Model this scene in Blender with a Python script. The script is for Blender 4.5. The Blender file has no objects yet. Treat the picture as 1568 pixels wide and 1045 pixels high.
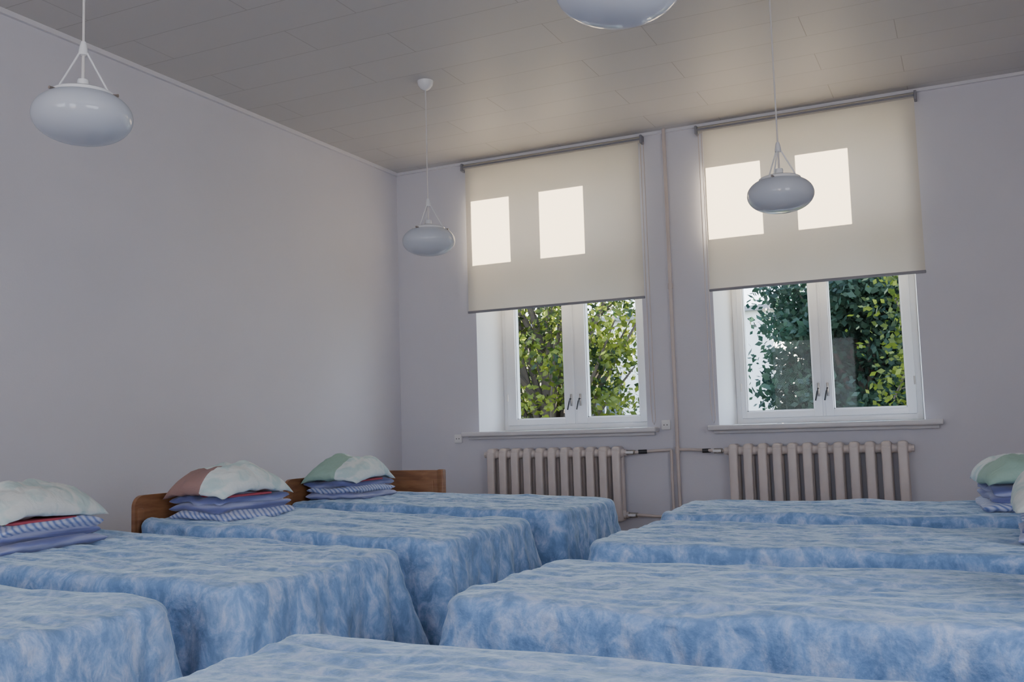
import bpy, bmesh, math, random
import numpy as np
from mathutils import Vector, Matrix, noise
random.seed(7); rng=np.random.default_rng(7)
COL=bpy.context.scene.collection
pi=math.pi
# ------------------------------------------------------------ materials
def new_mat(name):
    m=bpy.data.materials.new(name); m.use_nodes=True
    nt=m.node_tree; return m,nt,nt.nodes,nt.links,nt.nodes['Principled BSDF']
def plain(name,col,rough=.5,metal=0,bump=0,bscale=60,var=.0,vscale=4,spec=.5):
    m,nt,N,L,P=new_mat(name)
    P.inputs['Base Color'].default_value=(*col,1); P.inputs['Roughness'].default_value=rough
    P.inputs['Metallic'].default_value=metal; P.inputs['Specular IOR Level'].default_value=spec
    tc=N.new('ShaderNodeTexCoord')
    if var:
        n=N.new('ShaderNodeTexNoise'); n.inputs['Scale'].default_value=vscale; n.inputs['Detail'].default_value=4
        L.new(tc.outputs['Object'],n.inputs['Vector'])
        r=N.new('ShaderNodeValToRGB'); r.color_ramp.elements[0].position=.3; r.color_ramp.elements[1].position=.7
        r.color_ramp.elements[0].color=(*[c*(1-var) for c in col],1); r.color_ramp.elements[1].color=(*[min(1,c*(1+var)) for c in col],1)
        L.new(n.outputs['Fac'],r.inputs['Fac']); L.new(r.outputs['Color'],P.inputs['Base Color'])
    if bump:
        n=N.new('ShaderNodeTexNoise'); n.inputs['Scale'].default_value=bscale; n.inputs['Detail'].default_value=3
        L.new(tc.outputs['Object'],n.inputs['Vector'])
        b=N.new('ShaderNodeBump'); b.inputs['Strength'].default_value=bump; b.inputs['Distance'].default_value=.005
        L.new(n.outputs['Fac'],b.inputs['Height']); L.new(b.outputs['Normal'],P.inputs['Normal'])
    return m
M_wall=plain('wall_paint',(.665,.66,.72),.65,bump=.12,bscale=90,var=.02,vscale=1.2,spec=.3)
M_white=plain('white_gloss_paint',(.84,.84,.84),.35,var=.02)
M_sill=plain('sill_paint',(.72,.71,.73),.35,var=.03)
M_reveal=plain('reveal_paint',(.90,.90,.90),.6)
M_rad=plain('radiator_enamel',(.68,.61,.58),.4,var=.05,vscale=8)
M_pipe=plain('pipe_paint',(.62,.54,.50),.4,var=.05)
M_dark=plain('dark_fitting',(.03,.03,.035),.4)
M_brass=plain('valve_metal',(.5,.48,.45),.3,metal=.9)
M_rail=plain('blind_rail_grey',(.24,.24,.27),.45)
M_black=plain('socket_hole',(.05,.05,.05),.6)
M_cap=plain('lamp_cap_enamel',(.78,.79,.81),.25)
M_cord=plain('lamp_cord',(.66,.64,.63),.5)
M_cutrim=plain('lamp_clip_metal',(.35,.3,.27),.3,metal=.8)
M_trimc=plain('cornice_paint',(.73,.72,.76),.6)
M_matt=plain('mattress_ticking',(.55,.57,.62),.9)
def floor_mat():
    m,nt,N,L,P=new_mat('floor_boards')
    tc=N.new('ShaderNodeTexCoord'); b=N.new('ShaderNodeTexBrick')
    b.inputs['Color1'].default_value=(.20,.12,.07,1); b.inputs['Color2'].default_value=(.25,.15,.09,1); b.inputs['Mortar'].default_value=(.05,.03,.02,1)
    b.inputs['Scale'].default_value=1; b.inputs['Mortar Size'].default_value=.004; b.inputs['Brick Width'].default_value=2.2; b.inputs['Row Height'].default_value=.12
    L.new(tc.outputs['Object'],b.inputs['Vector']); L.new(b.outputs['Color'],P.inputs['Base Color']); P.inputs['Roughness'].default_value=.35
    return m
def ceil_mat():
    m,nt,N,L,P=new_mat('ceiling_panels')
    tc=N.new('ShaderNodeTexCoord'); mp=N.new('ShaderNodeMapping'); mp.inputs['Location'].default_value=(.25,.14,0)
    b=N.new('ShaderNodeTexBrick')
    b.inputs['Color1'].default_value=(.58,.57,.56,1); b.inputs['Color2'].default_value=(.60,.59,.58,1); b.inputs['Mortar'].default_value=(.41,.395,.38,1)
    b.inputs['Scale'].default_value=1; b.inputs['Mortar Size'].default_value=.0028; b.inputs['Mortar Smooth'].default_value=.4
    b.inputs['Brick Width'].default_value=1.3; b.inputs['Row Height'].default_value=.31; b.offset=.37
    L.new(tc.outputs['Object'],mp.inputs['Vector']); L.new(mp.outputs['Vector'],b.inputs['Vector']); L.new(b.outputs['Color'],P.inputs['Base Color'])
    bp=N.new('ShaderNodeBump'); bp.inputs['Strength'].default_value=.4; bp.inputs['Distance'].default_value=.003; bp.invert=True
    L.new(b.outputs['Fac'],bp.inputs['Height']); L.new(bp.outputs['Normal'],P.inputs['Normal'])
    P.inputs['Roughness'].default_value=.5; P.inputs['Specular IOR Level'].default_value=.6
    return m
def wood_mat():
    m,nt,N,L,P=new_mat('varnished_veneer')
    tc=N.new('ShaderNodeTexCoord'); mp=N.new('ShaderNodeMapping'); mp.inputs['Scale'].default_value=(2,2,14)
    n=N.new('ShaderNodeTexNoise'); n.inputs['Scale'].default_value=3; n.inputs['Detail'].default_value=5; n.inputs['Distortion'].default_value=.6
    r=N.new('ShaderNodeValToRGB'); r.color_ramp.elements[0].color=(.19,.08,.035,1); r.color_ramp.elements[1].color=(.36,.17,.075,1)
    r.color_ramp.elements[0].position=.3; r.color_ramp.elements[1].position=.75
    L.new(tc.outputs['Object'],mp.inputs['Vector']); L.new(mp.outputs['Vector'],n.inputs['Vector']); L.new(n.outputs['Fac'],r.inputs['Fac']); L.new(r.outputs['Color'],P.inputs['Base Color'])
    P.inputs['Roughness'].default_value=.35
    return m
def spread_mat():
    m,nt,N,L,P=new_mat('mottled_velour')
    tc=N.new('ShaderNodeTexCoord'); mp=N.new('ShaderNodeMapping'); mp.inputs['Scale'].default_value=(.8,1,.55)
    oi=N.new('ShaderNodeObjectInfo'); add=N.new('ShaderNodeVectorMath'); add.operation='ADD'
    cx=N.new('ShaderNodeCombineXYZ'); m10=N.new('ShaderNodeMath'); m10.operation='MULTIPLY'; m10.inputs[1].default_value=30
    L.new(oi.outputs['Random'],m10.inputs[0]); L.new(m10.outputs[0],cx.inputs[0]); L.new(m10.outputs[0],cx.inputs[1])
    L.new(tc.outputs['Object'],mp.inputs['Vector']); L.new(mp.outputs['Vector'],add.inputs[0]); L.new(cx.outputs[0],add.inputs[1])
    n=N.new('ShaderNodeTexNoise'); n.inputs['Scale'].default_value=21; n.inputs['Detail'].default_value=8; n.inputs['Roughness'].default_value=.7; n.inputs['Distortion'].default_value=.5
    L.new(add.outputs[0],n.inputs['Vector'])
    r=N.new('ShaderNodeValToRGB'); e=r.color_ramp.elements
    e[0].position=.39; e[0].color=(.17,.29,.52,1); e[1].position=.65; e[1].color=(.53,.62,.82,1)
    x=e.new(.48); x.color=(.23,.37,.64,1); y=e.new(.56); y.color=(.35,.48,.73,1)
    L.new(n.outputs['Fac'],r.inputs['Fac']); L.new(r.outputs['Color'],P.inputs['Base Color'])
    P.inputs['Roughness'].default_value=.9; P.inputs['Sheen Weight'].default_value=.6; P.inputs['Sheen Roughness'].default_value=.4
    P.inputs['Sheen Tint'].default_value=(.8,.93,.95,1); P.inputs['Specular IOR Level'].default_value=.15
    n2=N.new('ShaderNodeTexNoise'); n2.inputs['Scale'].default_value=30; n2.inputs['Detail'].default_value=5
    L.new(tc.outputs['Object'],n2.inputs['Vector'])
    b=N.new('ShaderNodeBump'); b.inputs['Strength'].default_value=.6; b.inputs['Distance'].default_value=.012
    L.new(n2.outputs['Fac'],b.inputs['Height']); L.new(b.outputs['Normal'],P.inputs['Normal'])
    return m
def blind_mat():
    m,nt,N,L,P=new_mat('blind_fabric')
    out=N['Material Output']
    P.inputs['Base Color'].default_value=(.63,.60,.55,1); P.inputs['Roughness'].default_value=.8; P.inputs['Specular IOR Level'].default_value=.1
    t=N.new('ShaderNodeBsdfTranslucent'); 
    tc=N.new('ShaderNodeTexCoord'); w=N.new('ShaderNodeTexNoise'); w.inputs['Scale'].default_value=300
    r=N.new('ShaderNodeValToRGB'); r.color_ramp.elements[0].color=(.74,.66,.55,1); r.color_ramp.elements[1].color=(.82,.74,.63,1)
    L.new(tc.outputs['Object'],w.inputs['Vector']); L.new(w.outputs['Fac'],r.inputs['Fac']); L.new(r.outputs['Color'],t.inputs['Color'])
    mx=N.new('ShaderNodeMixShader'); mx.inputs[0].default_value=.25
    L.new(P.outputs[0],mx.inputs[1]); L.new(t.outputs[0],mx.inputs[2]); L.new(mx.outputs[0],out.inputs['Surface'])
    return m
def glass_mat():
    m,nt,N,L,P=new_mat('window_glass'); out=N['Material Output']
    t=N.new('ShaderNodeBsdfTransparent'); t.inputs['Color'].default_value=(.95,.98,.97,1)
    g=N.new('ShaderNodeBsdfGlossy'); g.inputs['Roughness'].default_value=.02
    mx=N.new('ShaderNodeMixShader'); mx.inputs[0].default_value=.012
    L.new(t.outputs[0],mx.inputs[1]); L.new(g.outputs[0],mx.inputs[2]); L.new(mx.outputs[0],out.inputs['Surface'])
    return m
def opal_mat():
    m,nt,N,L,P=new_mat('opal_glass'); out=N['Material Output']
    P.inputs['Base Color'].default_value=(.76,.80,.87,1); P.inputs['Roughness'].default_value=.1
    P.inputs['Coat Weight'].default_value=.3
    t=N.new('ShaderNodeBsdfTranslucent'); t.inputs['Color'].default_value=(.84,.88,.94,1)
    mx=N.new('ShaderNodeMixShader'); mx.inputs[0].default_value=.38
    L.new(P.outputs[0],mx.inputs[1]); L.new(t.outputs[0],mx.inputs[2]); L.new(mx.outputs[0],out.inputs['Surface'])
    return m
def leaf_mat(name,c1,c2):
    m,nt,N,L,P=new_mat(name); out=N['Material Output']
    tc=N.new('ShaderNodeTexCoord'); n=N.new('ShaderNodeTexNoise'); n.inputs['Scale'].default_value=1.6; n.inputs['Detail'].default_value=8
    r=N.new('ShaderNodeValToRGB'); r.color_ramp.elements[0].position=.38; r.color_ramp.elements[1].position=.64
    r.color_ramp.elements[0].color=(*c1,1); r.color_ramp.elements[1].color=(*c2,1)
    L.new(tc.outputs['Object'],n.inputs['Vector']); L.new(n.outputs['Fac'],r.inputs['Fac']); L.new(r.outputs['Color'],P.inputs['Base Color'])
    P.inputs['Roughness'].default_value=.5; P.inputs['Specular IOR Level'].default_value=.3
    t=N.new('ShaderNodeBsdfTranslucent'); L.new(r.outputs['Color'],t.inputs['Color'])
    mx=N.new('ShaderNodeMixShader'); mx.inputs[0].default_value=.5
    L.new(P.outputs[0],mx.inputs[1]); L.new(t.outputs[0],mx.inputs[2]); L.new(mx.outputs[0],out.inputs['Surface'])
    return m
def stripe_mat(name,cols,scale,axis='Z'):
    m,nt,N,L,P=new_mat(name)
    tc=N.new('ShaderNodeTexCoord'); w=N.new('ShaderNodeTexWave'); w.bands_direction=axis; w.inputs['Scale'].default_value=scale
    w.inputs['Distortion'].default_value=2.0; w.inputs['Detail'].default_value=1; w.inputs['Detail Scale'].default_value=1.2
    r=N.new('ShaderNodeValToRGB'); r.color_ramp.interpolation='LINEAR'
    e=r.color_ramp.elements; e[0].position=0; e[0].color=(*cols[0],1); e[1].position=1; e[1].color=(*cols[-1],1)
    for i,c in enumerate(cols[1:-1]): q=e.new((i+1)/(len(cols)-1)); q.color=(*c,1)
    L.new(tc.outputs['Object'],w.inputs['Vector']); L.new(w.outputs['Fac'],r.inputs['Fac']); L.new(r.outputs['Color'],P.inputs['Base Color'])
    P.inputs['Roughness'].default_value=.9; P.inputs['Sheen Weight'].default_value=.3
    return m
def pillow_mat(name,base,accent,edge):
    m,nt,N,L,P=new_mat(name)
    tc=N.new('ShaderNodeTexCoord'); sep=N.new('ShaderNodeSeparateXYZ'); L.new(tc.outputs['Object'],sep.inputs[0])
    n=N.new('ShaderNodeTexNoise'); n.inputs['Scale'].default_value=9; n.inputs['Detail'].default_value=2; n.inputs['Distortion'].default_value=1.5
    L.new(tc.outputs['Object'],n.inputs['Vector'])
    r=N.new('ShaderNodeValToRGB'); r.color_ramp.elements[0].position=.40; r.color_ramp.elements[1].position=.56
    r.color_ramp.elements[0].color=(base[0]*.72,base[1]*.85,base[2]*.86,1); r.color_ramp.elements[1].color=(*base,1)
    L.new(n.outputs['Fac'],r.inputs['Fac'])
    ma=N.new('ShaderNodeMath'); ma.operation='MULTIPLY_ADD'; ma.inputs[1].default_value=.03; 
    L.new(n.outputs['Fac'],ma.inputs[0]); L.new(sep.outputs['Y'],ma.inputs[2])
    gt=N.new('ShaderNodeMath'); gt.operation='LESS_THAN'; gt.inputs[1].default_value=edge
    L.new(ma.outputs[0],gt.inputs[0])
    gz=N.new('ShaderNodeMath'); gz.operation='LESS_THAN'; gz.inputs[1].default_value=.05; L.new(sep.outputs['X'],gz.inputs[0])
    mm=N.new('ShaderNodeMath'); mm.operation='MULTIPLY'; L.new(gt.outputs[0],mm.inputs[0]); L.new(gz.outputs[0],mm.inputs[1])
    mix=N.new('ShaderNodeMix'); mix.data_type='RGBA'
    L.new(mm.outputs[0],mix.inputs['Factor']); L.new(r.outputs['Color'],mix.inputs['A']); mix.inputs['B'].default_value=(*accent,1)
    L.new(mix.outputs['Result'],P.inputs['Base Color']); P.inputs['Roughness'].default_value=.85
    n2=N.new('ShaderNodeTexNoise'); n2.inputs['Scale'].default_value=14; n2.inputs['Detail'].default_value=3; n2.inputs['Distortion'].default_value=1
    L.new(tc.outputs['Object'],n2.inputs['Vector'])
    b=N.new('ShaderNodeBump'); b.inputs['Strength'].default_value=.6; b.inputs['Distance'].default_value=.014
    L.new(n2.outputs['Fac'],b.inputs['Height']); L.new(b.outputs['Normal'],P.inputs['Normal'])
    return m
M_floor=floor_mat(); M_ceil=ceil_mat(); M_wood=wood_mat(); M_spread=spread_mat(); M_blind=blind_mat(); M_glass=glass_mat(); M_opal=opal_mat()
M_stripe=stripe_mat('blue_striped_flannel',[(.12,.14,.33),(.18,.21,.45),(.38,.41,.62)],7,'Z')
M_stripe2=stripe_mat('white_blue_striped_cotton',[(.58,.62,.78),(.42,.47,.70),(.15,.22,.50)],22,'DIAGONAL')
M_red=plain('red_piping',(.42,.07,.10),.8)
# ------------------------------------------------------------ mesh builder
class MB:
    def __init__(s): s.v=[];s.f=[];s.m=[];s.sm=[];s.mats=[]
    def mi(s,mat):
        if mat not in s.mats: s.mats.append(mat)
        return s.mats.index(mat)
    def add(s,vs,fs,mat,smooth=False):
        o=len(s.v); s.v+= [tuple(v) for v in vs]; k=s.mi(mat)
        for f in fs: s.f.append([i+o for i in f]); s.m.append(k); s.sm.append(smooth)
    def box(s,x0,x1,y0,y1,z0,z1,mat,bev=0,seg=2):
        if bev<=0:
            vs=[(x,y,z) for z in(z0,z1) for y in(y0,y1) for x in(x0,x1)]
            s.add(vs,[(0,2,3,1),(4,5,7,6),(0,1,5,4),(2,6,7,3),(0,4,6,2),(1,3,7,5)],mat); return
        bm=bmesh.new(); bmesh.ops.create_cube(bm,size=1)
        for v in bm.verts: v.co=Vector(((x0+x1)/2+v.co.x*(x1-x0),(y0+y1)/2+v.co.y*(y1-y0),(z0+z1)/2+v.co.z*(z1-z0)))
        bmesh.ops.bevel(bm,geom=bm.edges[:],offset=bev,segments=seg,affect='EDGES',profile=.5)
        bm.verts.index_update()
        s.add([v.co[:] for v in bm.verts],[[v.index for v in f.verts] for f in bm.faces],mat,True); bm.free()
    def tube(s,pts,r,mat,seg=12,caps=True):
        pts=[Vector(p) for p in pts]; vs=[];fs=[]
        for i,p in enumerate(pts):
            t=(pts[min(i+1,len(pts)-1)]-pts[max(i-1,0)]).normalized()
            a=t.cross(Vector((0,0,1))) if abs(t.z)<.95 else t.cross(Vector((1,0,0)))
            a.normalize(); b=t.cross(a)
            rr=r[i] if isinstance(r,(list,tuple)) else r
            for k in range(seg):
                an=2*pi*k/seg; vs.append(p+a*math.cos(an)*rr+b*math.sin(an)*rr)
        for i in range(len(pts)-1):
            for k in range(seg):
                k2=(k+1)%seg; fs.append((i*seg+k,i*seg+k2,(i+1)*seg+k2,(i+1)*seg+k))
        if caps: fs.append(list(range(seg))[::-1]); fs.append([(len(pts)-1)*seg+k for k in range(seg)])
        s.add(vs,fs,mat,True)
    def lathe(s,prof,c,mat,seg=48):
        vs=[];fs=[];n=len(prof)
        for r,z in prof:
            for k in range(seg):
                a=2*pi*k/seg; vs.append((c[0]+r*math.cos(a),c[1]+r*math.sin(a),c[2]+z))
        for i in range(n-1):
            for k in range(seg):
                k2=(k+1)%seg; fs.append((i*seg+k,i*seg+k2,(i+1)*seg+k2,(i+1)*seg+k))
        s.add(vs,fs,mat,True)
    def prism(s,poly,z0,z1,mat):
        n=len(poly); vs=[(x,y,z0) for x,y in poly]+[(x,y,z1) for x,y in poly]
        s.add(vs,[list(range(n))[::-1],[n+i for i in range(n)]]+[(i,(i+1)%n,n+(i+1)%n,n+i) for i in range(n)],mat)
    def obj(s,name,parent=None,loc=(0,0,0),rot=0,autosm=True):
        me=bpy.data.meshes.new(name); me.from_pydata(s.v,[],s.f)
        for m in s.mats: me.materials.append(m)
        me.polygons.foreach_set('material_index',s.m); me.polygons.foreach_set('use_smooth',s.sm)
        bm=bmesh.new(); bm.from_mesh(me); bmesh.ops.recalc_face_normals(bm,faces=bm.faces[:]); bm.to_mesh(me); bm.free()
        if autosm:
            try: me.set_sharp_from_angle(angle=math.radians(40))
            except Exception: pass
        me.update()
        o=bpy.data.objects.new(name,me); COL.objects.link(o); o.location=loc; o.rotation_euler[2]=rot
        if parent: o.parent=parent
        return o
def empty(name,loc=(0,0,0),rot=0):
    e=bpy.data.objects.new(name,None); COL.objects.link(e); e.location=loc; e.rotation_euler[2]=rot; e.empty_display_size=.2; return e
# ------------------------------------------------------------ room shell
XL,XR,YB,YF,H=-4.42,1.95,7.1,-2.6,3.15
T=.42
openings=[(-3.67,-2.23),(-1.68,-.28)]
OZ0,OZ1=.83,3.06
b=MB()
xs=[XL-.2]+[x for o in openings for x in o]+[XR+.2]
for i in range(0,len(xs),2): b.box(xs[i],xs[i+1],YB,YB+T,0,H+.1,M_wall)
for x0,x1 in openings:
    b.box(x0,x1,YB,YB+T,0,OZ0,M_wall); b.box(x0,x1,YB,YB+T,OZ1,H+.1,M_wall)
b.obj('wall_back',autosm=False)
b=MB(); b.box(XL-.2,XL,YF-.3,YB,0,H+.1,M_wall); b.obj('wall_left')
SW=(-.7,1.8); SZ=(.85,2.3)
b=MB(); b.box(XR,XR+.2,YF-.3,SW[0],0,H+.1,M_wall); b.box(XR,XR+.2,SW[1],YB,0,H+.1,M_wall)
b.box(XR,XR+.2,SW[0],SW[1],0,SZ[0],M_wall); b.box(XR,XR+.2,SW[0],SW[1],SZ[1],H+.1,M_wall); b.obj('wall_right',autosm=False)
b=MB(); rw=[(-3.2,-1.7),(-.8,.8)]; RZ=(.8,2.35)
xs=[XL]+[x for o in rw for x in o]+[XR]
for i in range(0,len(xs),2): b.box(xs[i],xs[i+1],YF-.3,YF,0,H+.1,M_wall)
for x0,x1 in rw: b.box(x0,x1,YF-.3,YF,0,RZ[0],M_wall); b.box(x0,x1,YF-.3,YF,RZ[1],H+.1,M_wall)
b.obj('wall_front')
b=MB(); b.box(XL,XR,YF,YB,-.1,0,M_floor); b.obj('floor')
b=MB(); b.box(XL,XR,YF,YB,H,H+.1,M_ceil); b.obj('ceiling')
b=MB()
b.prism([(XL,YF),(XL+.022,YF),(XL+.022,YB-.022),(XL,YB)],H-.028,H,M_trimc); b.obj('trim_1')
b=MB(); b.prism([(XL,YB),(XL+.022,YB-.022),(XR,YB-.022),(XR,YB)],H-.022,H,M_trimc); b.obj('trim_2')
b=MB(); b.box(XL,XL+.018,YF,YB,0,.09,M_pipe,.004); b.obj('baseboard_left')
b=MB(); b.box(XL+.02,XR,YB-.018,YB,0,.09,M_pipe,.004); b.obj('baseboard_back')
# ------------------------------------------------------------ windows
def sash(b,x0,x1,z0,z1,gx0,gx1,gz0,gz1,y0,y1):
    b.box(x0,gx0,y0,y1,z0,z1,M_white,.006); b.box(gx1,x1,y0,y1,z0,z1,M_white,.006)
    b.box(gx0-.004,gx1+.004,y0,y1,z0,gz0,M_white,.006); b.box(gx0-.004,gx1+.004,y0,y1,gz1,z1,M_white,.006)
    g=.008
    for (a,c,d,e) in ((gx0,gx0+g,gz0,gz1),(gx1-g,gx1,gz0,gz1),(gx0,gx1,gz0,gz0+g),(gx0,gx1,gz1-g,gz1)):
        b.box(a,c,y0+.015,y1-.01,d,e,M_white)
def window(name,op,fx0,fx1,mid,lo,up,hand):
    e=empty(name,((fx0+fx1)/2,7.4,.87)); ox,oy,oz=e.location
    b=MB(); Y0,Y1=7.40,7.47
    b.box(fx0,fx0+.045,Y0,Y1,.872,3.05,M_white,.004); b.box(fx1-.045,fx1,Y0,Y1,.872,3.05,M_white,.004)
    b.box(fx0+.04,fx1-.04,Y0,Y1,.872,.915,M_white,.004); b.box(fx0+.04,fx1-.04,Y0,Y1,3.01,3.05,M_white,.004)
    b.box(fx0+.04,fx1-.04,Y0-.005,Y1,2.26,2.35,M_white,.006)
    b.box(mid-.012,mid+.012,Y0-.012,Y1,.915,3.01,M_white,.004)
    for (gz0,gz1,z0,z1,ps) in ((.965,2.20,.915,2.262,lo),(2.41,2.995,2.345,3.03,up)):
        sash(b,fx0+.04,mid-.01,z0,z1,ps[0][0],ps[0][1],gz0,gz1,Y0-.02,Y1-.015)
        sash(b,mid+.01,fx1-.04,z0,z1,ps[1][0],ps[1][1],gz0,gz1,Y0-.02,Y1-.015)
    f=b.obj('frame'); 
    g=MB()
    for (gz0,gz1,ps) in ((.965,2.20,lo),(2.41,2.995,up)):
        for p in ps: g.add([(p[0],7.425,gz0),(p[1],7.425,gz0),(p[1],7.425,gz1),(p[0],7.425,gz1)],[(0,1,2,3)],M_glass)
    gl=g.obj('glass')
    b=MB(); b.prism([(op[0],YB+.001),(fx0,7.41),(fx0,7.5),(op[0],7.5)],.872,3.06,M_reveal)
    b.prism([(op[1],YB+.001),(op[1],7.5),(fx1,7.5),(fx1,7.41)],.872,3.06,M_reveal)
    b.box(op[0],op[1],YB+.002,7.5,3.05,3.062,M_reveal)
    rv=b.obj('reveal')
    b=MB()
    for hx in hand:
        b.box(hx-.009,hx+.009,7.368,7.382,1.06,1.16,M_brass,.004); b.tube([(hx,7.37,1.12),(hx,7.345,1.12),(hx-.005,7.34,1.10),(hx-.02,7.335,1.03)],.006,M_dark,8)
    for hx,hz in ((fx0+.045,1.15),(fx1-.045,1.15),(fx0+.045,1.95),(fx1-.045,1.95)): b.tube([(hx,7.385,hz-.03),(hx,7.385,hz+.03)],.007,M_brass,8)
    hd=b.obj('handles')
    for o in (f,gl,rv,hd): o.parent=e; o.matrix_parent_inverse=Matrix.Translation(-e.location)
    return e
window('window_1',openings[0],-3.58,-2.25,-2.917,[(-3.455,-3.016),(-2.82,-2.375)],[(-3.44,-3.04),(-2.82,-2.39)],(-2.955,-2.875))
window('window_2',openings[1],-1.61,-.30,-.968,[(-1.53,-1.036),(-.902,-.40)],[(-1.45,-1.0),(-.80,-.39)],(-1.0,-.935))
for k,(x0,x1,o) in enumerate([(-3.783,-2.134,openings[0]),(-1.744,-.165,openings[1])]):
    b=MB(); b.box(x0,x1,6.985,YB,.835,.872,M_sill,.01,3); b.box(o[0],o[1],YB-.01,7.41,.836,.871,M_sill)
    b.box(x0+.03,x1-.03,7.06,YB,.81,.84,M_sill,.005)
    b.obj('window_sill')
for k,(x0,x1) in enumerate(rw):  # unseen rear windows, added and sized to let in fill light
    b=MB(); y0,y1=YF-.2,YF-.14; mid=(x0+x1)/2
    for a,c in ((x0,x0+.06),(x1-.06,x1),(mid-.03,mid+.03)): b.box(a,c,y0,y1,RZ[0],RZ[1],M_white,.005)
    for a,c in ((RZ[0],RZ[0]+.06),(RZ[1]-.06,RZ[1])): b.box(x0,x1,y0+.005,y1-.005,a,c,M_white,.005)
    b.box(x0-.05,x1+.05,YF-.14,YF+.08,RZ[0]-.03,RZ[0]+.01,M_sill,.008)
    b.obj('window_%d'%(3+k))
b=MB()  # unseen window in the right wall, added to brighten the left wall
for a in (SW[0],(SW[0]+SW[1])/2-.03,SW[1]-.06): b.box(XR+.1,XR+.15,a,a+.06,SZ[0],SZ[1],M_white,.005)
for a in (SZ[0],SZ[1]-.06): b.box(XR+.105,XR+.145,SW[0],SW[1],a,a+.06,M_white,.005)
b.box(XR-.06,XR+.1,SW[0]-.05,SW[1]+.05,SZ[0]-.03,SZ[0]+.01,M_sill,.008)
b.obj('window_5')
# ------------------------------------------------------------ roller blinds
def blind(x0,x1,tx0,tx1,zb,zt,chain_x,chain_bot):
    e=empty('roller_blind',((x0+x1)/2,7.06,zt))
    b=MB(); yf=7.052
    nx,nz=24,40; vs=[];fs=[]
    for j in range(nz+1):
        for i in range(nx+1):
            x=x0+(x1-x0)*i/nx; z=zb+(zt-zb)*j/nz
            ed=(abs(2*i/nx-1))**6
            vs.append((x,yf+.004*math.sin(i*.35+j*.05)*(1-j/nz)-.006*ed*(1-abs(2*j/nz-1)),z))
    for j in range(nz):
        for i in range(nx): a=j*(nx+1)+i; fs.append((a,a+1,a+nx+2,a+nx+1))
    b.add(vs,fs,M_blind,True); f=b.obj('fabric',autosm=False)
    b=MB()
    b.tube([(tx0+.02,7.068,zt+.005),(tx1-.02,7.068,zt+.005)],.024,M_blind,20)
    b.box(tx0,tx0+.018,7.03,7.099,zt-.03,zt+.035,M_rail,.004); b.box(tx1-.018,tx1,7.03,7.099,zt-.03,zt+.035,M_rail,.004)
    b.tube([(tx0+.01,7.044,zt+.004),(tx1-.01,7.044,zt+.004)],.007,M_rail,10)
    b.box(x0-.004,x1+.004,7.042,7.062,zb-.012,zb+.008,M_rail,.005)
    r=b.obj('roller_and_rails')
    b=MB(); 
    b.tube([(chain_x-.012,7.05,zt-.02),(chain_x-.014,7.05,chain_bot+.15),(chain_x-.005,7.045,chain_bot+.02),(chain_x+.006,7.045,chain_bot),(chain_x+.018,7.045,chain_bot+.03),(chain_x+.014,7.05,chain_bot+.2),(chain_x+.012,7.05,zt-.02)],.0028,M_pipe,6)
    c=b.obj('bead_chain')
    for o in (f,r,c): o.parent=e; o.matrix_parent_inverse=Matrix.Translation(-e.location)
blind(-3.715,-2.195,-3.75,-2.16,1.865,3.092,-2.165,.89)
blind(-1.69,-.215,-1.745,-.195,1.872,3.092,-1.71,.89)
# ------------------------------------------------------------ radiators and pipes
def radiator(x0,n,pitch=.104):
    e=empty('radiator',(x0+n*pitch/2,7.0,.18))
    b=MB(); zb,zt=.17,.735; y0,y1=6.925,7.06
    for i in range(n):
        xc=x0+pitch*(i+.5); w=.031
        def col(y,r):
            b.box(xc-w,xc+w,y-r,y+r,zb+.03,zt-.03,M_rad,.012,3)
        col(y0+.02,.02); col(y1-.02,.02)
        b.box(xc-.012,xc+.012,y0+.02,y1-.02,zb+.02,zt-.02,M_rad)
        b.box(xc-.034,xc+.034,y0+.004,y1-.004,zt-.085,zt,M_rad,.024,4)
        b.box(xc-.034,xc+.034,y0+.004,y1-.004,zb,zb+.085,M_rad,.024,4)
        for z in (zt-.05,zb+.05):
            b.tube([(xc-pitch/2,(y0+y1)/2,z),(xc-.028,(y0+y1)/2,z)],[.028,.033],M_rad,16,False); b.tube([(xc+.028,(y0+y1)/2,z),(xc+pitch/2,(y0+y1)/2,z)],[.033,.028],M_rad,16,False)
    o=b.obj('sections')
    b=MB(); X0,X1=x0,x0+n*pitch
    for z in (zt-.05,zb+.05):
        for X,s in ((X0,-1),(X1,1)): b.tube([(X,6.99,z),(X+s*.02,6.99,z)],.024,M_rad,8)
    for X in (x0+.2,x0+n*pitch-.2):
        b.box(X-.012,X+.012,7.0,7.095,zb+.085,zb+.10,M_rad)
    p=b.obj('plugs')
    for q in (o,p): q.parent=e; q.matrix_parent_inverse=Matrix.Translation(-e.location)
radiator(-3.545,11,.1055); radiator(-1.605,12,.1025)
b=MB(); xp=-1.99; yp=7.055
b.tube([(xp,yp,0),(xp,yp,H)],.0135,M_pipe,14)
b.tube([(xp-.05,yp,0),(xp-.05,yp,.70),(xp-.05,yp,.70)],.0115,M_pipe,12)
for z in (1.93,): b.tube([(xp,yp,z-.02),(xp,yp,z+.02)],.019,M_pipe,12)
zt=.695
for x in (xp,): b.tube([(x,yp,zt-.025),(x,yp,zt+.025)],.019,M_pipe,12)
b.tube([(-2.36,6.99,.685),(-2.30,6.99,.686),(-2.24,7.02,.69),(xp-.05,yp,.70)],.011,M_pipe,12)
b.tube([(xp,yp,.70),(-1.80,7.03,.695),(-1.72,6.99,.69),(-1.63,6.99,.685)],.011,M_pipe,12)
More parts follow.
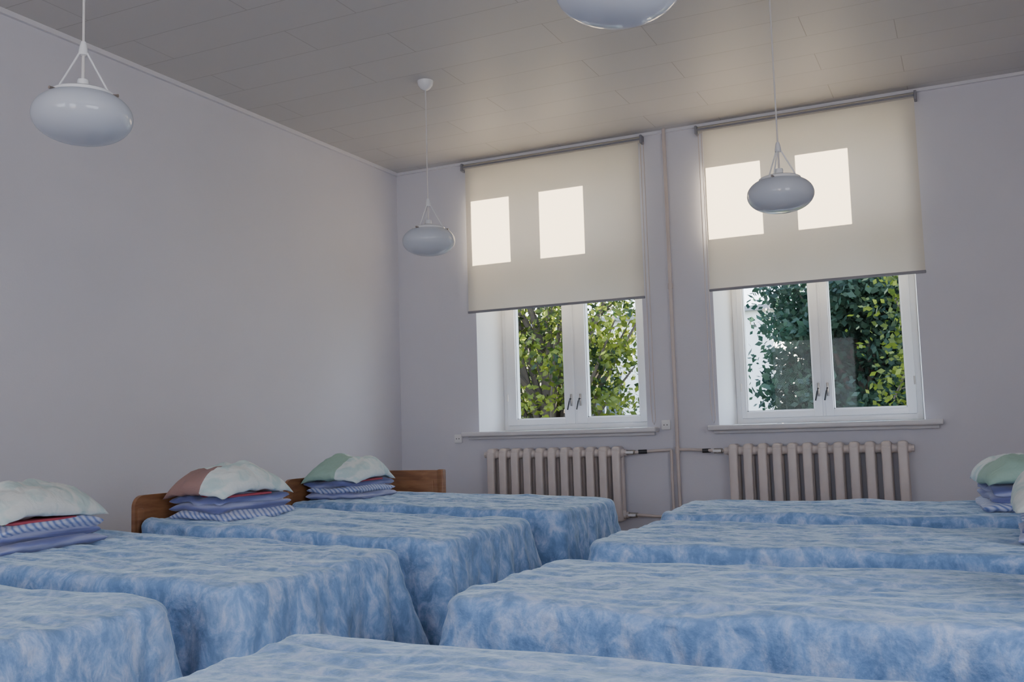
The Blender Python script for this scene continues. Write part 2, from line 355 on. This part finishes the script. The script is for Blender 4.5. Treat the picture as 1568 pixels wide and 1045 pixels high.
b.tube([(-2.36,6.99,.22),(-2.28,6.99,.22),(-2.2,7.03,.21),(xp-.05,yp,.20)],.011,M_pipe,12)
b.tube([(xp,yp,.20),(-1.80,7.03,.21),(-1.72,6.99,.22),(-1.63,6.99,.22)],.011,M_pipe,12)
for x,z in ((-2.33,.686),(-1.67,.687),(-2.33,.22),(-1.67,.22)):
    b.tube([(x-.03,6.99,z),(x+.03,6.99,z)],.019,M_brass,10); b.tube([(x,6.99,z),(x,6.95,z)],.012,M_brass,10); b.box(x-.03,x+.03,6.935,6.95,z-.008,z+.012,M_cap,.004)
for x,y in ((-2.25,7.015),(-1.76,7.01)): b.tube([(x-.03,y-.012,.689),(x+.03,y+.012 if x<-2 else y-.0,.69)],.0165,M_dark,10)
b.obj('heating_pipes')
for (x,z) in ((-3.86,.82),(-2.08,.885)):
    b=MB(); b.box(x-.034,x+.034,7.075,7.0995,z-.036,z+.036,M_white,.006); 
    for dx in (-.012,.012): b.tube([(x+dx,7.0755,z),(x+dx,7.072,z)],.004,M_black,8)
    b.obj('wall_socket')
# ------------------------------------------------------------ pendant lamps
def lamp(x,y,z):
    e=empty('pendant_lamp',(x,y,z)); r=.168; hh=.092
    b=MB()
    b.lathe([(.075,.070)]+[(r*math.cos(a)**.82,hh*math.sin(a)) for a in np.linspace(math.asin(.74),-pi/2+.02,26)]+[(0.0005,-hh)],(0,0,0),M_opal,64)
    o1=b.obj('opal_bowl',e)
    b=MB()
    b.lathe([(.0,.108),(.03,.108),(.042,.100),(.05,.094),(.095,.090),(.105,.084),(.108,.066),(.104,.060),(.07,.060)],(0,0,0),M_cap,48)
    b.lathe([(.0,.135),(.018,.135),(.02,.128),(.02,.108)],(0,0,0),M_cap,24)
    for k in range(3):
        a=2*pi*k/3+.4; c,s=math.cos(a),math.sin(a)
        b.tube([(c*.104,s*.104,.072),(c*.128,s*.128,.072)],.006,M_cutrim,8)
        b.tube([(c*.09,s*.09,.09),(c*.085,s*.085,.10),(c*.012,s*.012,.235)],.0035,M_cap,8)
    b.lathe([(0,.275),(.008,.275),(.012,.262),(.016,.24),(.016,.225),(.0,.222)],(0,0,0),M_cap,20)
    b.tube([(0,0,.13),(0,0,.225)],.005,M_cord,8)
    o3=b.obj('cap_and_hangers',e)
    b=MB(); top=H-z
    b.tube([(0,0,.27),(0,0,top-.04)],.0042,M_cord,8)
    b.lathe([(.0,-.062),(.012,-.06),(.03,-.05),(.046,-.03),(.052,-.008),(.052,0)],(0,0,top),M_cap,32)
    b.obj('cord_and_rose',e)
lamp(-3.05,5.27,2.10); lamp(-.81,5.0,2.05); lamp(-2.77,2.37,2.04); lamp(-.76,2.33,2.045)
# ------------------------------------------------------------ beds
def rrect(a,bb,r,n):
    out=[]
    L=[2*(bb-r),pi*r/2,2*(a-r),pi*r/2]*2; tot=sum(L)
    for i in range(n):
        s=tot*i/n; k=0
        while s>L[k]: s-=L[k];k+=1
        q=k//2
        if k%2==0:
            base=[((a,-(bb-r)),(0,1),(1,0)),((a-r,bb),(-1,0),(0,1)),((-a,bb-r),(0,-1),(-1,0)),((-(a-r),-bb),(1,0),(0,-1))][q]
            p=(base[0][0]+base[1][0]*s,base[0][1]+base[1][1]*s); nn=base[2]; c=0
        else:
            th=s/r; a0=[0,pi/2,pi,3*pi/2][q]; cc=[(a-r,bb-r),(-(a-r),bb-r),(-(a-r),-(bb-r)),(a-r,-(bb-r))][q]
            nn=(math.cos(a0+th),math.sin(a0+th)); p=(cc[0]+r*nn[0],cc[1]+r*nn[1]); c=math.sin(2*th)
        out.append((p,nn,c,tot*i/n))
    return out
def bed(y0,y1,xfoot,L,side,tilt,seed,rotz=0,spread=True):
    cx=xfoot-L/2 if side>0 else xfoot+L/2
    W=y1-y0; e=empty('bed',(cx,(y0+y1)/2,0),(0 if side>0 else pi)+rotz)
    a,bb=L/2,W/2; ZT=.5
    b=MB(); b.box(-a+.05,a-.06,-bb+.05,bb-.05,.33,.46,M_matt,.04,4); b.obj('mattress',e)
    b=MB()
    for sx in (-1,1):
        for sy in (-1,1):
            x=sx*(a-.06); y=sy*(bb-.07)
            b.tube([(x,y,0),(x,y,.32)],[.018,.024],M_wood,12)
    for sy in (-1,1): b.box(-a+.02,a-.05,sy*(bb-.06)-.011,sy*(bb-.06)+.011,.22,.34,M_wood,.004)
    b.box(a-.07,a-.05,-bb+.06,bb-.06,.20,.42,M_wood,.004)
    b.box(-a+.03,a-.08,-bb+.07,bb-.07,.30,.332,M_wood)
    bw=bb-.02; zt=.655; rc=.05
    pts=[(-bw,.20),(bw,.20)]
    for s in range(7): t=pi/2*s/6; pts.append((bw-rc+rc*math.cos(t),zt-rc+rc*math.sin(t)))
    for s in range(7): t=pi/2+pi/2*s/6; pts.append((-bw+rc+rc*math.cos(t),zt-rc+rc*math.sin(t)))
    n=len(pts); X0,X1=-a-.032,-a-.012
    b.add([(X0,p[0],p[1]) for p in pts]+[(X1,p[0],p[1]) for p in pts],[list(range(n)),[n+i for i in range(n)][::-1]]+[(i,(i+1)%n,n+(i+1)%n,n+i) for i in range(n)],M_wood)
    for sy in (-1,1): b.box(-a-.045,-a-.005,sy*(bw-.03)-.018,sy*(bw-.03)+.018,0,.60,M_wood,.006)
    b.obj('frame_and_headboard',e)
    NP=460; er=.032; D=.345
    base=rrect(a-er,bb-er,.045,NP)
    ks=[0.02]+list(np.linspace(.06,1,34))
    so=Vector((seed*7.3,seed*3.1,seed*1.7))
    def wr(x,y):
        return .010*noise.noise(Vector((x*2.2,y*5,0))+so)+.010*noise.noise(Vector((x*4,y*13,1))+so)+.008*noise.noise(Vector((x*7,y*30,2))+so)
    def tz(x): return tilt*(a-x)/(2*a)
    vs=[];
    for k in ks:
        for (p,nn,c,s) in base:
            x,y=p[0]*k,p[1]*k; vs.append((x,y,ZT+tz(x)+wr(x,y)))
    nr=len(ks)
    for ph in (.35,.7,1.05,1.35):
        for (p,nn,c,s) in base:
            x=p[0]+nn[0]*er*math.sin(ph); y=p[1]+nn[1]*er*math.sin(ph)
            vs.append((x,y,ZT+tz(p[0])+wr(p[0],p[1])*(1-ph/2)-er*(1-math.cos(ph)))); 
        nr+=1
    K=18
    for j in range(K+1):
        t=j/K; d=D*t
        for (p,nn,c,s) in base:
            headf=max(0.,min(1.,(p[0]+a-.10)/.12))
            f=.55*math.sin(s*36+5*noise.noise(Vector((s*1.5,seed,0))))+.8*noise.noise(Vector((s*7,seed*5,t*.6)))+.7*noise.noise(Vector((s*21,seed*5,t*1.5)))
            am=.036*t**.85*headf
            off=er+headf*(.10*d+ .075*c**2*t*(1 if p[0]>0 else .3))+am*f
            off+=.005*noise.noise(Vector((s*9,t*6,seed)))+.006*noise.noise(Vector((s*24,t*9,seed)))
            x=p[0]+nn[0]*off; y=p[1]+nn[1]*off
            zz=ZT+tz(p[0])-er-d+.010*math.sin(s*7+seed)*t+.012*noise.noise(Vector((s*5,seed,3)))*t
            vs.append((x,y,zz))
        nr+=1
    fs=[]
    for i in range(nr-1):
        for k in range(NP):
            k2=(k+1)%NP; fs.append((i*NP+k,i*NP+k2,(i+1)*NP+k2,(i+1)*NP+k))
    fs.append(list(range(NP)))
    b=MB(); b.add(vs,fs,M_spread,True); b.obj('bedspread',e,autosm=False)
    return e
LB=[(4.20,5.00,-1.75,1.60,.045),(3.06,3.86,-1.73,1.52,.055),(2.01,2.84,-1.755,1.50,.045),(1.02,1.82,-1.77,1.50,.045)]
RB=[(4.22,4.97,-1.30,1.65,.0),(3.10,3.84,-1.22,1.65,.0),(2.03,2.77,-1.18,1.70,.0),(.88,1.63,-1.26,1.65,.0)]
for i,(a_,b_,c_,d_,t_) in enumerate(LB): bed(a_,b_,c_,d_,1,t_,i+1)
for i,(a_,b_,c_,d_,t_) in enumerate(RB): bed(a_,b_,c_,d_,-1,t_,i+11)
def cot(x0,x1,y0,y1):
    e=empty('wooden_cot',((x0+x1)/2,(y0+y1)/2,0)); b=MB()
    hx,hy=(x1-x0)/2,(y1-y0)/2
    for sy,zt in ((-1,.655),(1,.36)):
        y=sy*hy
        b.box(-hx,hx,y-.011,y+.011,.22,zt,M_wood,.005)
        if sy<0: b.box(-hx+.07,hx-.07,y-.017,y+.011,.30,zt-.06,M_wood,.005)
        for sx in (-1,1): b.box(sx*(hx-.02)-.022,sx*(hx-.02)+.022,y-.02,y+.02,0,zt+.004,M_wood,.008)
    for sx in (-1,1): b.box(sx*(hx-.02)-.01,sx*(hx-.02)+.01,-hy,hy,.22,.34,M_wood,.004)
    b.box(-hx+.03,hx-.03,-hy+.02,hy-.02,.24,.27,M_wood)
    b.obj('cot_frame',e)
    b=MB(); b.box(-hx+.04,hx-.04,-hy+.03,hy-.03,.27,.35,M_matt,.03,4); b.obj('mattress',e)
cot(-3.62,-2.92,5.17,6.35)
# ------------------------------------------------------------ bedding stacks
def pillow(x,y,z,lx,ly,h,mat,seed,rot=0):
    n=44; vs=[];fs=[]
    for sgn in (1,-1):
        for j in range(n+1):
            for i in range(n+1):
                u=2*i/n-1; v=2*j/n-1
                px=u*lx/2*(1-.07*v*v*abs(u)+.03*noise.noise(Vector((v*2,seed,0)))); py=v*ly/2*(1-.07*u*u*abs(v)+.03*noise.noise(Vector((u*2,seed,4))))
                th=((1-abs(u)**2.4)*(1-abs(v)**2.4))**.5
                w=.020*noise.noise(Vector((px*7,py*7,seed+sgn)))+.010*noise.noise(Vector((px*18,py*18,seed)))+.005*noise.noise(Vector((px*40,py*40,seed)))
                zz=(h*.64 if sgn>0 else -h*.36)*th+w*th
                zz+=-.030*abs(u)**3-.025*abs(v)**3+.01*math.sin(v*3+seed)+.01*noise.noise(Vector((u*3,v*3,seed)))
                vs.append((px,py,zz))
    m=(n+1)**2
    for j in range(n):
        for i in range(n):
            a=j*(n+1)+i; fs.append((a,a+1,a+n+2,a+n+1)); fs.append((m+a,m+a+n+1,m+a+n+2,m+a+1))
    b=MB(); b.add(vs,fs,mat,True); o=b.obj('pillow',None,(x,y,z),rot,autosm=False)
    bm=bmesh.new(); bm.from_mesh(o.data); bmesh.ops.remove_doubles(bm,verts=bm.verts[:],dist=.0004); bmesh.ops.recalc_face_normals(bm,faces=bm.faces[:]); bm.to_mesh(o.data); bm.free()
def folded(x,y,z,lx,ly,seed,rot=0):
    b=MB(); layers=3; th=.034
    for k in range(layers):
        zz=k*th; lxx=lx*(1-.04*k); lyy=ly*(1-.03*k); ox=.012*math.sin(seed+k*2); mat=[M_stripe,M_stripe,M_stripe2][(k+seed)%3]
        NX,NP=44,36; vs=[];fs=[]
        for i in range(NX+1):
            u=2*i/NX-1; X=u*lxx/2
            sc=(1-abs(u)**6)**.5 if abs(u)<1 else 0.02
            for p in range(NP):
                a=2*pi*p/NP; cy=math.copysign(abs(math.cos(a))**.35,math.cos(a)); cz=math.copysign(abs(math.sin(a))**.8,math.sin(a))
                Yv=cy*lyy/2*(.97+.03*sc); sw=.020*noise.noise(Vector((X*7,Yv*6,seed*3))); wob=.010*noise.noise(Vector((X*9,Yv*8,seed*3+k)))+.009*noise.noise(Vector((X*22,Yv*20,seed*3+k)))
                edge=.034*noise.noise(Vector((X*6,cy*2+k*3,seed)))*abs(cy)
                vs.append((X+ox+.030*noise.noise(Vector((Yv*8,k*2,seed))),Yv+edge+wob*.5,zz+th/2+cz*th*.70*max(sc,.3)+wob*.9+sw*(.3+.35*k)-.012*(abs(cy)**6)*(k/layers)))
        for i in range(NX):
            for p in range(NP): p2=(p+1)%NP; fs.append((i*NP+p,i*NP+p2,(i+1)*NP+p2,(i+1)*NP+p))
        fs.append(list(range(NP))); fs.append([NX*NP+p for p in range(NP)])
        b.add(vs,fs,mat,True)
    b.box(-lx*.2,lx*.46,-ly*.38,ly*.20,layers*th-.006,layers*th+.004,M_red,.004)
    b.obj('folded_blanket',None,(x,y,z),rot,autosm=False)
PM1=pillow_mat('mint_pillowcase_green_panel',(.74,.81,.80),(.33,.49,.41),-.01)
PM2=pillow_mat('mint_pillowcase_brown_panel',(.76,.81,.78),(.33,.20,.18),-.09)
PM3=pillow_mat('cream_pillowcase',(.73,.76,.72),(.66,.69,.64),-.2)
for (x,y,zb,pm,s,r) in ((-3.18,4.56,.535,PM1,1,.05),(-3.03,3.42,.54,PM2,2,-.06),(-3.03,2.36,.53,PM3,3,.04),(.19,4.58,.503,PM1,5,.1),(.29,3.46,.503,PM3,6,-.08),(.37,2.40,.503,PM2,7,.03),(-3.05,1.4,.53,PM1,4,0)):
    folded(x,y,zb,.34,.45,s,r); pillow(x-.01,y,zb+.104+.050,.37,.50,.115,pm,s,r+.05)
# ------------------------------------------------------------ outside
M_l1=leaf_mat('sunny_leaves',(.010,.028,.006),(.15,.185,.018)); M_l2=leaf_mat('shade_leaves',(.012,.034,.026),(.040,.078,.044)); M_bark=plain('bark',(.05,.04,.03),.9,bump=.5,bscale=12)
def tree(x,y,z0,cz,R,nl,mat,seed,size=.13,spr=.24):
    rr=np.random.default_rng(seed); e=empty('tree',(x,y,z0)); b=MB(); 
    b.tube([(0,0,0),(.1,.05,(cz-z0)*.4),(-.05,0,(cz-z0)*.8),(.05,.1,cz-z0+R[2]*.5)],[.24,.19,.13,.05],M_bark,10)
    ends=[]
    for k in range(40):
        a=rr.uniform(0,2*pi); el=rr.uniform(-.6,1.1); l=rr.uniform(.5,.98)
        h0=(cz-z0)*rr.uniform(.45,1.0); p1=Vector((math.cos(a)*math.cos(el)*R[0]*l,math.sin(a)*math.cos(el)*R[1]*l,cz-z0+math.sin(el)*R[2]*l)); p0=Vector((0,0,h0)); pm=(p0+p1)/2+Vector((0,0,.3))
        b.tube([p0,pm,p1],[.07,.04,.012],M_bark,6); ends+= [p1,pm,(pm+p1)/2]
    b.obj('trunk_and_branches',e)
    nc=150; c=[]
    for k in range(nc):
        v=rr.normal(size=3); v/=np.linalg.norm(v); v*=rr.uniform(.15,1)**.5; c.append(v*np.array(R)+np.array([0,0,cz-z0]))
    c=np.array(c+[list(p) for p in ends]); idx=rr.integers(0,len(c),nl)
    P=c[idx]+rr.normal(size=(nl,3))*np.array([spr,spr,spr*.6])
    A=rr.normal(size=(nl,3)); A/=np.linalg.norm(A,axis=1)[:,None]; B=np.cross(A,rr.normal(size=(nl,3))); B/=np.linalg.norm(B,axis=1)[:,None]
    sz=size*rr.uniform(.6,1.2,nl)[:,None]
    V=np.stack([P-A*sz*.5,P+B*sz*.33,P+A*sz*.55,P-B*sz*.33],1).reshape(-1,3)
    me=bpy.data.meshes.new('foliage'); me.from_pydata(V.tolist(),[],np.arange(nl*4).reshape(-1,4).tolist()); me.materials.append(mat)
    o=bpy.data.objects.new('foliage',me); COL.objects.link(o); o.parent=e
G=-3.0
tree(-6.4,15.0,G,2.2,(2.5,2.0,3.2),14500,M_l1,1,.12,.20)
tree(-9.8,19.5,G,2.8,(2.6,1.8,3.2),7000,M_l1,2,.17)
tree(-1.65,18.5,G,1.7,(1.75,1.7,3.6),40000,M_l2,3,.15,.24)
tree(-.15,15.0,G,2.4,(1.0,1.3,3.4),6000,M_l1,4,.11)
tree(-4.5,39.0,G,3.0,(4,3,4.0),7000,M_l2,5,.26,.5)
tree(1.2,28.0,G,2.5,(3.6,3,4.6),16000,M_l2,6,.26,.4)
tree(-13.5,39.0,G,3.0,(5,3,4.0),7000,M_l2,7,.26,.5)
b=MB(); b.box(-60,60,7.6,90,G-.1,G,plain('lawn',(.04,.075,.02),.9,var=.3,vscale=1),0); b.obj('ground')
M_plaster=plain('white_plaster',(.82,.82,.80),.8,var=.04); M_wn=plain('dark_window',(.08,.09,.10),.2); M_roof=plain('roof_tin',(.2,.2,.21),.5)
def building(name,x0,x1,y0,y1,zt,loc=(0,0,0),rot=0):
    e=empty(name,loc,rot); b=MB(); b.box(x0,x1,y0,y1,G,zt,M_plaster); b.box(x0-.15,x1+.15,y0-.15,y1+.15,zt,zt+.12,M_roof)
    n=max(2,int((x1-x0)/2.9))
    for i in range(n):
        for zz in np.arange(G+1.0,zt-1.7,2.8):
            xc=x0+(i+.5)*(x1-x0)/n
            b.box(xc-.45,xc+.45,y0-.02,y0+.02,zz,zz+1.4,M_wn); b.box(xc-.56,xc+.56,y0-.05,y0+.02,zz-.06,zz,M_white); b.box(xc-.02,xc+.02,y0-.03,y0,zz,zz+1.4,M_white)
    b.obj('walls_and_roof',e)
building('apartment_building',-13,-4.3,24,32,3.6)
sdx,sdy=.565,.826; el=math.radians(22); Ld=14.
building('neighbour_house',3.6,14.0,7.4+sdy*Ld+.15,7.4+sdy*Ld+6,2.33+Ld*math.tan(el)-.12)  # unseen block, added so its roofline keeps sun off the lower panes
# ------------------------------------------------------------ light
sl=bpy.data.lights.new('sun','SUN'); sl.energy=96; sl.color=(1,.84,.64); sl.angle=math.radians(.5)
so=bpy.data.objects.new('sun',sl); COL.objects.link(so); so.rotation_euler=Vector((-sdx*math.cos(el),-sdy*math.cos(el),-math.sin(el))).to_track_quat('-Z','Y').to_euler(); so.location=(10,25,15)
w=bpy.data.worlds.new('sky'); bpy.context.scene.world=w; w.use_nodes=True; N=w.node_tree.nodes; L=w.node_tree.links
bg=N['Background']; tc=N.new('ShaderNodeTexCoord'); sp=N.new('ShaderNodeSeparateXYZ'); r=N.new('ShaderNodeValToRGB')
r.color_ramp.elements[0].position=0; r.color_ramp.elements[0].color=(.86,.91,1,1); r.color_ramp.elements[1].position=.8; r.color_ramp.elements[1].color=(.45,.62,.95,1)
L.new(tc.outputs['Generated'],sp.inputs[0]); L.new(sp.outputs['Z'],r.inputs['Fac']); L.new(r.outputs['Color'],bg.inputs['Color']); bg.inputs['Strength'].default_value=7.5
def portal(loc,rot,sx,sy):
    l=bpy.data.lights.new('sky_portal','AREA'); l.shape='RECTANGLE'; l.size=sx; l.size_y=sy; l.energy=1; l.cycles.is_portal=True
    o=bpy.data.objects.new('sky_portal',l); COL.objects.link(o); o.location=loc; o.rotation_euler=rot
for i,(x0,x1) in enumerate(openings): portal(((x0+x1)/2,7.56,1.95),(-pi/2,0,0),x1-x0,2.2)
for x0,x1 in rw: portal(((x0+x1)/2,YF-.31,sum(RZ)/2),(pi/2,0,0),x1-x0,RZ[1]-RZ[0])
portal((XR+.21,sum(SW)/2,sum(SZ)/2),(0,pi/2,0),SZ[1]-SZ[0],SW[1]-SW[0])
# ------------------------------------------------------------ camera
yaw,pit,rol,F=.4406,.0895,.0299,1477.1
f=Vector((-math.sin(yaw)*math.cos(pit),math.cos(yaw)*math.cos(pit),math.sin(pit)))
r0=Vector((math.cos(yaw),math.sin(yaw),0)); u0=r0.cross(f)
rr=r0*math.cos(rol)-u0*math.sin(rol); uu=r0*math.sin(rol)+u0*math.cos(rol)
cam=bpy.data.cameras.new('camera'); cam.sensor_width=36; cam.lens=F/1568*36; cam.clip_start=.05; cam.clip_end=300
co=bpy.data.objects.new('camera',cam); COL.objects.link(co)
m=Matrix((rr,uu,-f)).transposed().to_4x4(); m.translation=(0,0,.9); co.matrix_world=m
bpy.context.scene.camera=co
